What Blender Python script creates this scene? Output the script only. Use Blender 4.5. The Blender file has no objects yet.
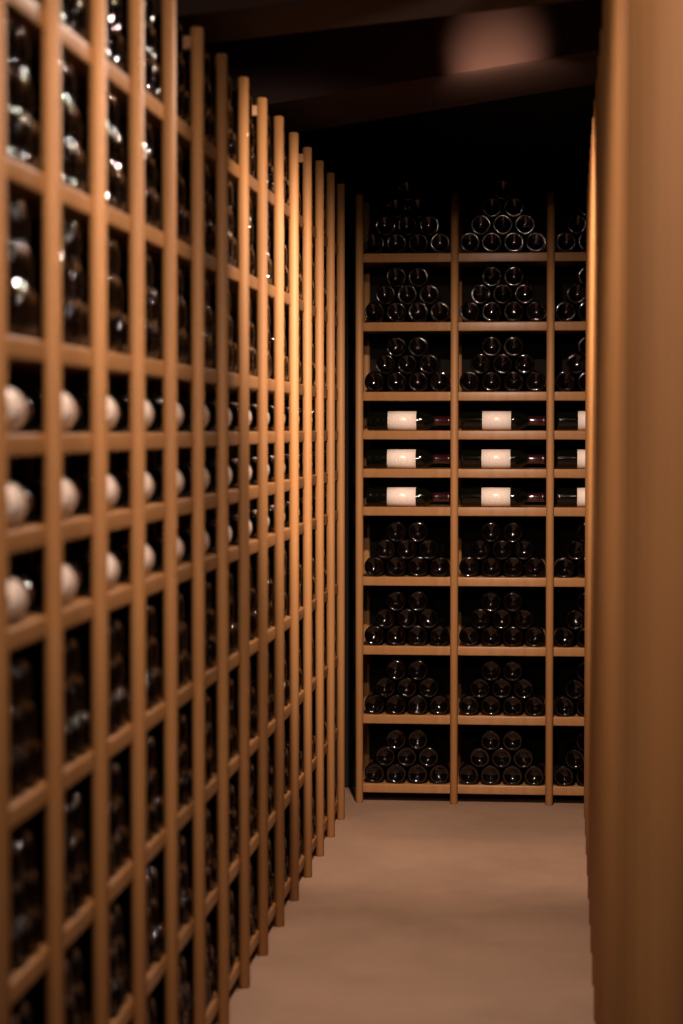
import bpy, math, random
from mathutils import Vector, Matrix
random.seed(7)
PI = math.pi
scene = bpy.context.scene
C = scene.collection

# ------------------------------------------------------------------ camera
HC = 1.3246
cam_d = bpy.data.cameras.new('camera')
cam = bpy.data.objects.new('camera', cam_d)
C.objects.link(cam)
scene.camera = cam
cam_d.sensor_fit = 'VERTICAL'
cam_d.sensor_height = 36.0
cam_d.lens = 2287.44 / 1024 * 36.0
cam_d.clip_start = 0.05
cam_d.clip_end = 60
YAW, PITCH = 0.0974, 0.0366
cam.location = (0, 0, HC)
cam.rotation_euler = (PI / 2 - PITCH, 0, YAW)
cam_d.dof.use_dof = True
cam_d.dof.focus_distance = 7.95
cam_d.dof.aperture_fstop = 3.3

# ------------------------------------------------------------------ world, view, lights
w = bpy.data.worlds.new('cellar_world')
scene.world = w
w.use_nodes = True
w.node_tree.nodes['Background'].inputs[0].default_value = (0.02, 0.014, 0.01, 1)
w.node_tree.nodes['Background'].inputs[1].default_value = 0.3
vs = scene.view_settings
vs.view_transform = 'Standard'
vs.look = 'None'
vs.gamma = 1.0
vs.use_curve_mapping = False
vs.exposure = 0.0
scene.cycles.use_denoising = True
scene.cycles.sample_clamp_indirect = 4.0
scene.cycles.max_bounces = 8
scene.cycles.caustics_reflective = False
scene.cycles.caustics_refractive = False

def spot(name, loc, target, power, angle, blend=0.6, radius=0.03, col=(1.0, 0.66, 0.40)):
    d = bpy.data.lights.new(name, 'SPOT')
    d.energy = power
    d.spot_size = math.radians(angle)
    d.spot_blend = blend
    d.shadow_soft_size = radius
    d.color = col
    o = bpy.data.objects.new(name, d)
    C.objects.link(o)
    o.location = loc
    o.rotation_euler = (Vector(target) - Vector(loc)).to_track_quat('-Z', 'Y').to_euler()
    return o

WARM = (1.0, 0.80, 0.67)
spot('unseen_spotlight', (-0.27, 5.32, 2.45), (-0.34, 7.90, 0.33), 465, 65, 1.0, 0.03, WARM)
spot('unseen_spotlight', (-0.20, 5.60, 2.45), (-0.28, 5.90, 0.00), 150, 78, 1.0, 0.03, WARM)
spot('unseen_spotlight', (0.00, 4.62, 2.22), (-0.78, 6.05, 1.55), 190, 58, 1.0, 0.025, WARM)
spot('unseen_spotlight', (0.00, 3.10, 2.50), (-0.75, 4.15, 1.55), 95, 66, 1.0, 0.025, WARM)
spot('unseen_spotlight', (-0.30, 2.70, 2.50), (-0.45, 4.30, 0.00), 112, 78, 1.0, 0.03, WARM)
spot('unseen_spotlight', (-0.05, 1.90, 2.50), (-0.75, 3.40, 0.90), 30, 66, 1.0, 0.025, WARM)  # added lamp: more bottle highlights, some light on the near left posts
spot('unseen_spotlight', (-0.45, 0.20, 2.50), (0.10, 2.10, 1.75), 175, 76, 1.0, 0.03, WARM)
spot('beam_spotlight', (-0.21, 6.34, 2.20), (-0.20, 6.60, 2.35), 20, 58, 1.0, 0.015, (1.0, 0.66, 0.48))
spot('unseen_spotlight', (-0.15, 4.70, 2.42), (-0.75, 3.60, 1.15), 70, 80, 1.0, 0.025, WARM)  # added accent, aimed back toward the camera to put glints on bottle bases
spot('unseen_spotlight', (-0.15, 6.40, 2.20), (-0.75, 5.60, 1.00), 40, 80, 1.0, 0.025, WARM)  # another added spot shining back along the aisle for bottle glints

# ------------------------------------------------------------------ materials
def newmat(name):
    m = bpy.data.materials.new(name)
    m.use_nodes = True
    return m, m.node_tree, m.node_tree.nodes['Principled BSDF']

def N(nt, kind, **kw):
    n = nt.nodes.new(kind)
    for k, v in kw.items():
        if k in n.inputs: n.inputs[k].default_value = v
        else: setattr(n, k, v)
    return n

def noisy(name, c1, c2, scale, rough, stretch=(1, 1, 1), bump=0.0, detail=4, spec=0.5, coat=0.0):
    m, nt, b = newmat(name)
    tc = N(nt, 'ShaderNodeTexCoord')
    mp = N(nt, 'ShaderNodeMapping')
    mp.inputs['Scale'].default_value = stretch
    nz = N(nt, 'ShaderNodeTexNoise', Scale=scale, Detail=detail)
    rp = N(nt, 'ShaderNodeValToRGB')
    rp.color_ramp.elements[0].position = 0.3
    rp.color_ramp.elements[1].position = 0.7
    rp.color_ramp.elements[0].color = (*c1, 1)
    rp.color_ramp.elements[1].color = (*c2, 1)
    L = nt.links.new
    L(tc.outputs['Object'], mp.inputs['Vector'])
    L(mp.outputs[0], nz.inputs['Vector'])
    L(nz.outputs['Fac'], rp.inputs['Fac'])
    L(rp.outputs['Color'], b.inputs['Base Color'])
    b.inputs['Roughness'].default_value = rough
    b.inputs['Specular IOR Level'].default_value = spec
    b.inputs['Coat Weight'].default_value = coat
    if bump:
        bp = N(nt, 'ShaderNodeBump', Strength=bump, Distance=0.002)
        L(nz.outputs['Fac'], bp.inputs['Height'])
        L(bp.outputs['Normal'], b.inputs['Normal'])
    return m

M = {}
M['wood_v'] = noisy('oiled_oak_upright', (0.26, 0.115, 0.038), (0.32, 0.146, 0.050), 9, 0.52, (6, 6, 0.35), 0.05, spec=0.25)
M['wood_h'] = noisy('oiled_oak_board', (0.25, 0.110, 0.037), (0.31, 0.142, 0.050), 9, 0.42, (1.2, 1.2, 5), 0.05, spec=0.45)
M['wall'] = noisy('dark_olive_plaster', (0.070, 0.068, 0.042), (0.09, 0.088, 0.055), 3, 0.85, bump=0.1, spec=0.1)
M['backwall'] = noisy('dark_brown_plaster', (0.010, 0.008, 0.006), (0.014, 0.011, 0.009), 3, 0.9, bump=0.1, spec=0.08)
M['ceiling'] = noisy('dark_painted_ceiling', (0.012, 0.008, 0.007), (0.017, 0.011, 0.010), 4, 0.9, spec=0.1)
M['beam'] = noisy('dark_painted_beam', (0.045, 0.024, 0.019), (0.055, 0.031, 0.025), 5, 0.85, spec=0.15)

# floor: troweled concrete, pinkish tan with soft mottling
m, nt, b = newmat('troweled_tan_concrete')
tc = N(nt, 'ShaderNodeTexCoord')
n1 = N(nt, 'ShaderNodeTexNoise', Scale=2.6, Detail=8, Roughness=0.68)
n2 = N(nt, 'ShaderNodeTexNoise', Scale=55, Detail=3)
r1 = N(nt, 'ShaderNodeValToRGB')
r1.color_ramp.elements[0].position = 0.35
r1.color_ramp.elements[1].position = 0.62
r1.color_ramp.elements[0].color = (0.222, 0.126, 0.074, 1)
r1.color_ramp.elements[1].color = (0.275, 0.158, 0.095, 1)
mx = N(nt, 'ShaderNodeMix', data_type='RGBA', blend_type='MULTIPLY')
mx.inputs[0].default_value = 0.55
r2 = N(nt, 'ShaderNodeValToRGB')
r2.color_ramp.elements[0].color = (0.7, 0.7, 0.7, 1)
r2.color_ramp.elements[1].color = (1, 1, 1, 1)
bp = N(nt, 'ShaderNodeBump', Strength=0.25, Distance=0.002)
L = nt.links.new
L(tc.outputs['Object'], n1.inputs['Vector']); L(tc.outputs['Object'], n2.inputs['Vector'])
L(n1.outputs['Fac'], r1.inputs['Fac']); L(n2.outputs['Fac'], r2.inputs['Fac'])
L(r1.outputs['Color'], mx.inputs[6]); L(r2.outputs['Color'], mx.inputs[7])
L(mx.outputs[2], b.inputs['Base Color'])
L(n2.outputs['Fac'], bp.inputs['Height']); L(bp.outputs['Normal'], b.inputs['Normal'])
b.inputs['Roughness'].default_value = 0.75
M['floor'] = m

def plain(name, col, rough, spec=0.5, coat=0.0, metal=0.0):
    m, nt, b = newmat(name)
    b.inputs['Base Color'].default_value = (*col, 1)
    b.inputs['Roughness'].default_value = rough
    b.inputs['Specular IOR Level'].default_value = spec
    b.inputs['Coat Weight'].default_value = coat
    b.inputs['Metallic'].default_value = metal
    return m
M['glass'] = plain('dark_wine_filled_glass', (0.0015, 0.0008, 0.0006), 0.05, 0.6)
M['glass_green'] = plain('dark_green_bottle_glass', (0.0018, 0.0022, 0.0010), 0.045, 0.5)
M['capsule'] = plain('burgundy_foil', (0.022, 0.003, 0.005), 0.16, 1.0, 1.0)

for g_ in ('glass', 'glass_green'):
    nt = M[g_].node_tree
    tc = N(nt, 'ShaderNodeTexCoord')
    nz = N(nt, 'ShaderNodeTexNoise', Scale=60, Detail=1)
    bp = N(nt, 'ShaderNodeBump', Strength=0.3 if g_ == 'glass' else 0.06, Distance=0.0015)
    nt.links.new(tc.outputs['Object'], nz.inputs['Vector'])
    nt.links.new(nz.outputs['Fac'], bp.inputs['Height'])
    nt.nodes['Principled BSDF'].inputs['Specular Tint'].default_value = (1.0, 0.86, 0.80, 1)
    nt.links.new(bp.outputs['Normal'], nt.nodes['Principled BSDF'].inputs['Normal'])

# label paper: cream with a faint engraved oval and faint lines
m, nt, b = newmat('cream_label_paper')
uv = N(nt, 'ShaderNodeUVMap')
sep = N(nt, 'ShaderNodeSeparateXYZ')
L = nt.links.new
L(uv.outputs[0], sep.inputs[0])
def mth(op, a, bb=None, c=None):
    n = nt.nodes.new('ShaderNodeMath'); n.operation = op
    for i, v in enumerate((a, bb, c)):
        if v is None: continue
        if isinstance(v, (int, float)): n.inputs[i].default_value = v
        else: L(v, n.inputs[i])
    return n.outputs[0]
U, V = sep.outputs[0], sep.outputs[1]
du = mth('MULTIPLY', mth('SUBTRACT', U, 0.5), 1.0)
dv = mth('MULTIPLY', mth('SUBTRACT', V, 0.52), 0.95)
rr = mth('SQRT', mth('ADD', mth('MULTIPLY', du, du), mth('MULTIPLY', dv, dv)))
ring = mth('LESS_THAN', mth('ABSOLUTE', mth('SUBTRACT', rr, 0.23)), 0.012)
disk = mth('LESS_THAN', rr, 0.17)
nz = N(nt, 'ShaderNodeTexNoise', Scale=14, Detail=3)
L(uv.outputs[0], nz.inputs['Vector'])
crest = mth('MULTIPLY', disk, mth('GREATER_THAN', nz.outputs['Fac'], 0.52))
line = mth('MULTIPLY', mth('LESS_THAN', mth('ABSOLUTE', mth('SUBTRACT', mth('FRACT', mth('MULTIPLY', V, 12)), 0.5)), 0.16),
           mth('MULTIPLY', mth('GREATER_THAN', mth('ABSOLUTE', mth('SUBTRACT', V, 0.5)), 0.28), mth('LESS_THAN', mth('ABSOLUTE', mth('SUBTRACT', U, 0.5)), 0.33)))
ink = mth('MULTIPLY', mth('MINIMUM', mth('ADD', mth('ADD', ring, crest), line), 1.0), 0.34)
mx = N(nt, 'ShaderNodeMix', data_type='RGBA')
L(ink, mx.inputs[0])
mx.inputs[6].default_value = (0.83, 0.67, 0.57, 1)
mx.inputs[7].default_value = (0.42, 0.25, 0.15, 1)
L(mx.outputs[2], b.inputs['Base Color'])
b.inputs['Roughness'].default_value = 0.33
M['label'] = m

# ------------------------------------------------------------------ mesh helpers
class MB:
    def __init__(s): s.v = []; s.f = []; s.sm = []
    def add(s, vs, fs, smooth=False):
        n = len(s.v); s.v += [tuple(p) for p in vs]
        s.f += [tuple(i + n for i in f) for f in fs]; s.sm += [smooth] * len(fs)
    def box(s, x0, x1, y0, y1, z0, z1):
        s.add([(x0,y0,z0),(x1,y0,z0),(x1,y1,z0),(x0,y1,z0),(x0,y0,z1),(x1,y0,z1),(x1,y1,z1),(x0,y1,z1)],
              [(0,3,2,1),(4,5,6,7),(0,1,5,4),(1,2,6,5),(2,3,7,6),(3,0,4,7)])
    def mesh(s, name, mat):
        me = bpy.data.meshes.new(name); me.from_pydata(s.v, [], s.f)
        me.polygons.foreach_set('use_smooth', s.sm); me.materials.append(mat); me.update()
        return me

def link(name, me, parent=None, loc=(0, 0, 0), rot=(0, 0, 0)):
    o = bpy.data.objects.new(name, me); C.objects.link(o)
    o.location = loc; o.rotation_euler = rot
    if parent: o.parent = parent
    return o

def tag(o, label=None, cat=None, group=None, kind=None):
    if label: o['label'] = label
    if cat: o['category'] = cat
    if group: o['group'] = group
    if kind: o['kind'] = kind
    return o

def rounded_bar(L_, a, b, r, c=0.002, seg=4):
    """bar along local +Z, length L_, section a x b (X x Y) with rounded corners r, chamfered ends."""
    def ring(ins, z):
        out = []
        aa, bb, rr_ = a/2 - ins, b/2 - ins, max(r - ins, 0.0005)
        for q, (sx, sy) in enumerate(((1,1),(-1,1),(-1,-1),(1,-1))):
            for k in range(seg + 1):
                t = (q + k/seg) * PI/2
                out.append((sx*(aa-rr_) + rr_*math.cos(t), sy*(bb-rr_) + rr_*math.sin(t), z))
        return out
    rings = [ring(c, 0), ring(0, c), ring(0, L_-c), ring(c, L_)]
    n = len(rings[0]); m_ = MB()
    vs = [p for rg in rings for p in rg]; fs = []
    for i in range(3):
        for j in range(n):
            fs.append((i*n+j, i*n+(j+1)%n, (i+1)*n+(j+1)%n, (i+1)*n+j))
    m_.add(vs, fs, True)
    m_.add(rings[0], [tuple(reversed(range(n)))]); m_.add(rings[3], [tuple(range(n))])
    return m_

def lathe(profile, seg):
    vs, fs = [], []
    idx = []
    for r, z in profile:
        if r < 1e-6: idx.append([len(vs)]); vs.append((0, 0, z))
        else:
            idx.append(list(range(len(vs), len(vs)+seg)))
            vs += [(r*math.cos(2*PI*j/seg), r*math.sin(2*PI*j/seg), z) for j in range(seg)]
    for A, B in zip(idx, idx[1:]):
        for j in range(seg):
            k = (j+1) % seg
            if len(A) == 1: fs.append((A[0], B[k], B[j]))
            elif len(B) == 1: fs.append((A[j], A[k], B[0]))
            else: fs.append((A[j], A[k], B[k], B[j]))
    return vs, fs

# ------------------------------------------------------------------ layout numbers
S = 0.335
ZTOP = 2.144
SHELF = [1.923, 1.6814, 1.4367, 1.3005, 1.166, 1.0315, 0.784, 0.5393, 0.2946, 0.0490]  # lip mid height
TH = 0.032
PW, PD = 0.0275, 0.0275
XL = -0.753                     # left posts, mid of visible width
LX_FRONT = -0.739               # aisle side face of the left posts
RX_FRONT = 0.068                # aisle side face of the right posts
YB = 8.0355                     # back rack posts
BY_FRONT = YB - 0.0137
XB0 = -0.7218
LY0 = 7.6764
RY0 = 7.775
NL = 21
DEPTH = 0.31
WALL_L, WALL_R, WALL_B, WALL_F = -1.075, 0.405, 8.36, -1.4
CEIL = 2.78

# ------------------------------------------------------------------ room shell
def struct(name, mb, mat):
    return tag(link(name, mb.mesh(name, mat)), kind='structure')
q = MB(); q.box(WALL_L-0.1, WALL_R+0.1, WALL_F-0.1, WALL_B+0.1, -0.1, 0); struct('floor', q, M['floor'])
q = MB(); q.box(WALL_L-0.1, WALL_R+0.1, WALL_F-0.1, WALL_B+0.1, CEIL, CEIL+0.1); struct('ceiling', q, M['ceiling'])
q = MB(); q.box(WALL_L-0.1, WALL_L, WALL_F, WALL_B, 0, CEIL); struct('wall_left', q, M['wall'])
q = MB(); q.box(WALL_R, WALL_R+0.1, WALL_F, WALL_B, 0, CEIL); struct('wall_right', q, M['wall'])
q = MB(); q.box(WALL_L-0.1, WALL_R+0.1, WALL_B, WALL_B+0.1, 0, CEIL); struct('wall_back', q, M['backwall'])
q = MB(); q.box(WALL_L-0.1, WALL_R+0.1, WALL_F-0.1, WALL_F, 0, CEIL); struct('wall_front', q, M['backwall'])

def unproject(px, py, Y):
    x = (px - 341.5) / 2287.44; u = -(py - 512) / 2287.44
    d = 1.0
    y2 = d*math.cos(PITCH) + u*math.sin(PITCH); z2 = -d*math.sin(PITCH) + u*math.cos(PITCH)
    X = x*math.cos(YAW) - y2*math.sin(YAW); Yd = x*math.sin(YAW) + y2*math.cos(YAW)
    t = Y / Yd
    return X*t, HC + z2*t

def beam(name, pA, pB, Yedge, y0, y1, height):
    """dropped ceiling beam: its lower edge at Yedge runs through two picture points, climbing to the right"""
    xa, za = unproject(*pA, Yedge); xb, zb = unproject(*pB, Yedge)
    k = (zb - za) / (xb - xa)
    zl = za + k*(WALL_L - xa); zr = za + k*(WALL_R - xa)
    tl, tr = CEIL, CEIL
    m_ = MB()
    m_.add([(WALL_L,y0,zl),(WALL_R,y0,zr),(WALL_R,y1,zr),(WALL_L,y1,zl),(WALL_L,y0,tl),(WALL_R,y0,tr),(WALL_R,y1,tr),(WALL_L,y1,tl)],
           [(0,3,2,1),(4,5,6,7),(0,1,5,4),(1,2,6,5),(2,3,7,6),(3,0,4,7)])
    return struct(name, m_, M['beam'])
beam('trim_1', (208, 43), (600, -2), 5.20, 4.85, 5.20, 0.3)
beam('trim_2', (325, 95), (597, 50), 6.60, 6.60, 7.25, 0.3)

# ------------------------------------------------------------------ racks
post_me = rounded_bar(ZTOP, PW, PD, 0.0125, 0.003, 6).mesh('post', M['wood_v'])          # section: X = width along rack, Y = depth
tie_me = rounded_bar(DEPTH - 0.05, 0.026, 0.026, 0.003).mesh('top_tie', M['wood_v'])

def rack(name, loc, rotz, n_posts, label, group, ties=()):
    """local frame: +X along the rack, -Y faces the aisle; post fronts at local Y=0, first post centred on X=0"""
    root = bpy.data.objects.new(name, None); C.objects.link(root)
    root.location = loc; root.rotation_euler = (0, 0, rotz)
    root.empty_display_size = 0.2
    tag(root, label, 'wine rack', group)
    for i in range(n_posts):
        link('post', post_me, root, (i*S, PD/2, 0))
        link('rear_post', post_me, root, (i*S, DEPTH - PD/2, 0))
    Lr = (n_posts-1)*S
    bar = None
    for z in SHELF:
        if bar is None:
            mb = rounded_bar(Lr, TH, DEPTH - 0.024, 0.004)
            bar = mb.mesh('shelf', M['wood_h'])
        # bar's local Z -> rack X ; local X -> up
        link('shelf', bar, root, (0, 0.021 + (DEPTH-0.024)/2, z), (0, PI/2, 0))
    for i in ties:
        link('top_tie', tie_me, root, (i*S, PD - 0.004, ZTOP - 0.032), (-PI/2, 0, 0))
    return root

back = rack('wine_rack', (XB0, BY_FRONT, 0), 0, 4,
            'oak wine rack across the far end of the aisle', None, (1,))
# left rack: local +X -> world +Y ... rotated +90deg, -Y local -> +X world
left = rack('wine_rack', (LX_FRONT, LY0 - (NL-1)*S, 0), PI/2, NL,
            'long oak wine rack lining the left side of the aisle', None, [i for i in range(NL) if (NL-1-i) % 3 == 0 and i < NL-1])
right = rack('wine_rack', (RX_FRONT, RY0, 0), -PI/2, NL,
             'long oak wine rack close on the right, its posts seen edge-on', None, [i for i in range(NL) if i % 3 == 0 and i > 0])

# ------------------------------------------------------------------ bottles
R = 0.036
PROF = [(0,.015),(.010,.0134),(.018,.0092),(.0240,.0032),(.0282,.0005),(.0312,.0),(.0332,.0006),(.0350,.0026),(.0358,.006),(R,.010),
        (R,.185),(.0352,.195),(.0325,.206),(.026,.218),(.019,.228),(.0155,.237),(.0145,.246),(.0140,.284),(.0155,.2855),(.0155,.293),(.0135,.2955),(0,.2955)]
bv, bf = lathe(PROF, 24)
b_mb = MB(); b_mb.add(bv, bf, True)
bottle_me = b_mb.mesh('wine_bottle', M['glass'])

def face_matrix(side, along, out, z):
    """bottle lying with its base towards the aisle. side b/l/r, along = position along the rack, out = setback"""
    if side == 'b': return Matrix.Translation((XB0 + along, BY_FRONT + out, z)) @ Matrix.Rotation(-PI/2, 4, 'X')
    if side == 'l': return Matrix.Translation((LX_FRONT - out, LY0 - along, z)) @ Matrix.Rotation(-PI/2, 4, 'Y')
    return Matrix.Translation((RX_FRONT + out, RY0 - along, z)) @ Matrix.Rotation(PI/2, 4, 'Y')

PYR = [0, 1, 2, 6, 7, 8, 9]      # shelves with bottle pyramids
LAB = [3, 4, 5]                  # shelves with one labelled bottle lying sideways
P = 0.077
DZ = math.sqrt(0.0722**2 - (P/2)**2)
specs = []                       # (key, matrix)
for side, nb in (('b', 3), ('l', NL-1), ('r', NL-1)):
    for bay in range(nb):
        for s in PYR:
            rows = 4 if s == 0 and side == 'b' else 3
            for r_ in range(rows):
                n = 4 - r_
                for c in range(n):
                    along = (bay + 0.5)*S + (c - (n-1)/2)*P
                    if side == 'b': rnk = c
                    else: rnk = n-1-c
                    z = SHELF[s] + TH/2 + R + 0.0003 + r_*DZ
                    out = 0.022 + random.random()*0.008
                    specs.append(((side, bay, s, r_, c), face_matrix(side, along, out, z) @ Matrix.Rotation(random.random()*6.28, 4, 'Z')))
PICK = "0-3k 3o 3u 3y 43 47 4c 4g 4l 4p 4u 4y 53 57 ik jl jp k2-k3 k7 ka-kb kk kt l3 lb ld li lk lt m0 m2-m3 m9-mc mi mk mp mr mt-mv mz-n1 n3-n4 n8 nb nd ng ni nk-nm nr-nv nz-o4 o9-ob om op ou-ov oy-p4 p7-pd ph-pm po pq-pt pv py-q2 qc-qd ql-qm qp-qv qx-r4 r6-rd rg-rk rp-rt sc-se sg-sh sj-sn sp-sq ss-sw sy-sz t1-t5 t7-t8 ta-tb tj"  #PICK#
picked = set()
for tok in PICK.split():
    a, _, b_ = tok.partition('-')
    picked.update(range(int(a, 36), int(b_ or a, 36) + 1))

ORD = ['', 'first', 'second', 'third', 'fourth', 'fifth', 'sixth', 'seventh', 'eighth', 'ninth', 'tenth', 'eleventh', 'twelfth', 'thirteenth', 'fourteenth']
def shelf_word(sh):
    return 'top shelf' if sh == 0 else 'bottom shelf' if sh == 9 else ORD[sh+1] + ' shelf down'
def bottle_label(side, bay, sh, row, c):
    rows = 4 if sh == 0 and side == 'b' else 3
    n = 4 - row
    rank = c if side == 'b' else n-1-c
    rw = 'bottom row' if row == 0 else 'top row' if row == 2 and rows == 3 else 'middle row' if rows == 3 else ('second row', 'third row', 'peak')[row-1]
    if n == 1: pos = 'single'
    else: pos = 'leftmost' if rank == 0 else 'rightmost' if rank == n-1 else ORD[rank+1] + ' from left'
    if side == 'b':
        return 'dark bottle, %s in %s, %s, %s bay of far rack' % (pos, rw, shelf_word(sh), ('left', 'middle', 'right')[bay])
    return 'dark bottle, %s, %s, %s, %s left-rack bay from photo edge' % (pos, rw, shelf_word(sh).replace(' down', ''), ORD[14-bay])

for i, (key, mat) in enumerate(specs):
    if picked and i not in picked: continue
    o = bpy.data.objects.new('wine_bottle', bottle_me); C.objects.link(o)
    o.matrix_world = mat
    if not picked: o['key'] = i
    else: tag(o, bottle_label(*key), 'wine bottle', 'dark bottles stacked in the far rack' if key[0] == 'b' else 'dark bottles stacked in the left rack')

if picked:
    import numpy as np
    def low(seg, prof):
        v, f = lathe(prof, seg)
        return np.array(v), f
    LP = [PROF[i] for i in (0, 1, 2, 3, 4, 5, 7, 9, 10, 12, 13, 14, 16, 17, 18, 19, 21)]
    lods = {'b': low(20, LP), 'l': low(16, LP), 'r': low(10, [PROF[i] for i in (0, 3, 5, 8, 10, 12, 14, 17, 21)])}
    allv, flat, starts, tot = [], [], [], []
    base = 0; ls = 0
    pre = {k: (np.array([i for f in fs for i in f]), np.array([len(f) for f in fs])) for k, (v, fs) in lods.items()}
    for i, (key, mat) in enumerate(specs):
        if i in picked: continue
        v = lods[key[0]][0]; m4 = np.array(mat)
        allv.append(v @ m4[:3, :3].T + m4[:3, 3])
        fi, ln = pre[key[0]]
        flat.append(fi + base); tot.append(ln); base += len(v)
    V_ = np.concatenate(allv); F_ = np.concatenate(flat); T_ = np.concatenate(tot)
    me = bpy.data.meshes.new('wine_bottles')
    me.vertices.add(len(V_)); me.vertices.foreach_set('co', V_.astype(np.float32).ravel())
    me.loops.add(len(F_)); me.loops.foreach_set('vertex_index', F_.astype(np.int32))
    me.polygons.add(len(T_)); me.polygons.foreach_set('loop_start', (np.cumsum(T_) - T_).astype(np.int32))
    me.update(calc_edges=True); me.validate()
    me.polygons.foreach_set('use_smooth', np.ones(len(me.polygons), dtype=bool))
    me.materials.append(M['glass'])
    tag(link('wine_bottles', me), 'all the other dark bottles, half hidden behind the posts of the long racks', 'wine bottles', kind='stuff')

# ------------------------------------------------------------------ labelled bottles lying along the racks
R2 = 0.0335
HW = math.radians(112)
def label_shell():
    m_ = MB(); vs, fs, uvs = [], [], []
    nu, nv, r0, r1 = 2, 26, R2 + 0.0002, R2 + 0.0005
    z0, z1 = 0.074, 0.175
    for r_ in (r1, r0):
        for i in range(nu+1):
            for j in range(nv+1):
                t = -HW + 2*HW*j/nv
                vs.append((r_*math.cos(t), r_*math.sin(t), z0 + (z1-z0)*i/nu)); uvs.append((i/nu, 0.5 + t/ (2*math.radians(80))))
    K = (nu+1)*(nv+1)
    for i in range(nu):
        for j in range(nv):
            a = i*(nv+1)+j; b2 = a+1; c2 = a+nv+2; d2 = a+nv+1
            fs.append((a, b2, c2, d2)); fs.append((K+a, K+d2, K+c2, K+b2))
    rim = [j for j in range(nv+1)] + [i*(nv+1)+nv for i in range(1, nu+1)] + [nu*(nv+1)+j for j in range(nv-1, -1, -1)] + [i*(nv+1) for i in range(nu-1, 0, -1)]
    for a, b2 in zip(rim, rim[1:]+rim[:1]): fs.append((b2, a, K+a, K+b2))
    m_.add(vs, fs, True)
    me = m_.mesh('label', M['label'])
    lay = me.uv_layers.new(name='UVMap')
    for lp in me.loops: lay.data[lp.index].uv = uvs[lp.vertex_index]
    return me
lab_me = label_shell()
g = MB(); g.add(*lathe([(r*R2/R if z < .2 else min(r, .031), z) for r, z in PROF], 40), True); glass_me = g.mesh('glass_body', M['glass_green'])
cp = MB(); cp.add(*lathe([(.0152,.228),(.0160,.2285),(.0158,.246),(.0157,.284),(.0166,.2852),(.0166,.2935),(.0140,.2963),(0,.2963)], 24), True)
cap_me = cp.mesh('capsule', M['capsule'])

proto = bpy.data.objects.new('labelled_wine_bottle', None); C.objects.link(proto)
proto.empty_display_size = 0.05
for nm, me in (('glass_body', glass_me), ('label', lab_me), ('capsule', cap_me)): link(nm, me, proto)

def copy_bottle(src):
    o = src.copy(); C.objects.link(o)
    for ch in src.children:
        c = ch.copy(); C.objects.link(c); c.parent = o
    return o
first = True
def place(mat, label, group):
    global first
    o = proto if first else copy_bottle(proto)
    first = False
    o.matrix_world = mat
    tag(o, label, 'wine bottle', group)
# local +Z = neck direction, local +X = middle of the label
def basis(zdir, xdir, loc, roll):
    z = Vector(zdir); x = Vector(xdir); y = z.cross(x)
    m3 = Matrix((x, y, z)).transposed().to_4x4()
    return Matrix.Translation(loc) @ m3 @ Matrix.Rotation(roll, 4, 'Z')
LW = {3: 'upper', 4: 'middle', 5: 'lower'}
for bay in range(3):
    for sh in LAB:
        x0 = XB0 + bay*S + PW/2 + 0.004 + (0.006, 0.004, 0.004)[bay] + (0.001 if sh == 3 else -0.001)
        z = SHELF[sh] + TH/2 + R2 + 0.0008
        place(basis((1, 0, 0), (0, -1, 0), (x0, BY_FRONT + 0.018 + R2 + 0.002, z), random.uniform(-.06, .06) + 0.05),
              'bottle lying sideways with cream label, %s of three, %s bay of far rack' % (LW[sh], ('left', 'middle', 'right')[bay]),
              'labelled bottles lying in the far rack')
for bay in range(13, -1, -1):
    for sh in LAB:
        y0 = LY0 - (bay+1)*S + PW/2 + 0.004 + random.uniform(0, 0.006)
        z = SHELF[sh] + TH/2 + R2 + 0.0008
        place(basis((0, 1, 0), (1, 0, 0), (-0.7605 - R2, y0, z), random.uniform(-.08, .08) - 0.05),
              'cream-labelled bottle lying sideways, %s of three, %s left-rack bay from photo edge' % (LW[sh], ORD[14-bay]),
              'labelled bottles lying in the left rack')
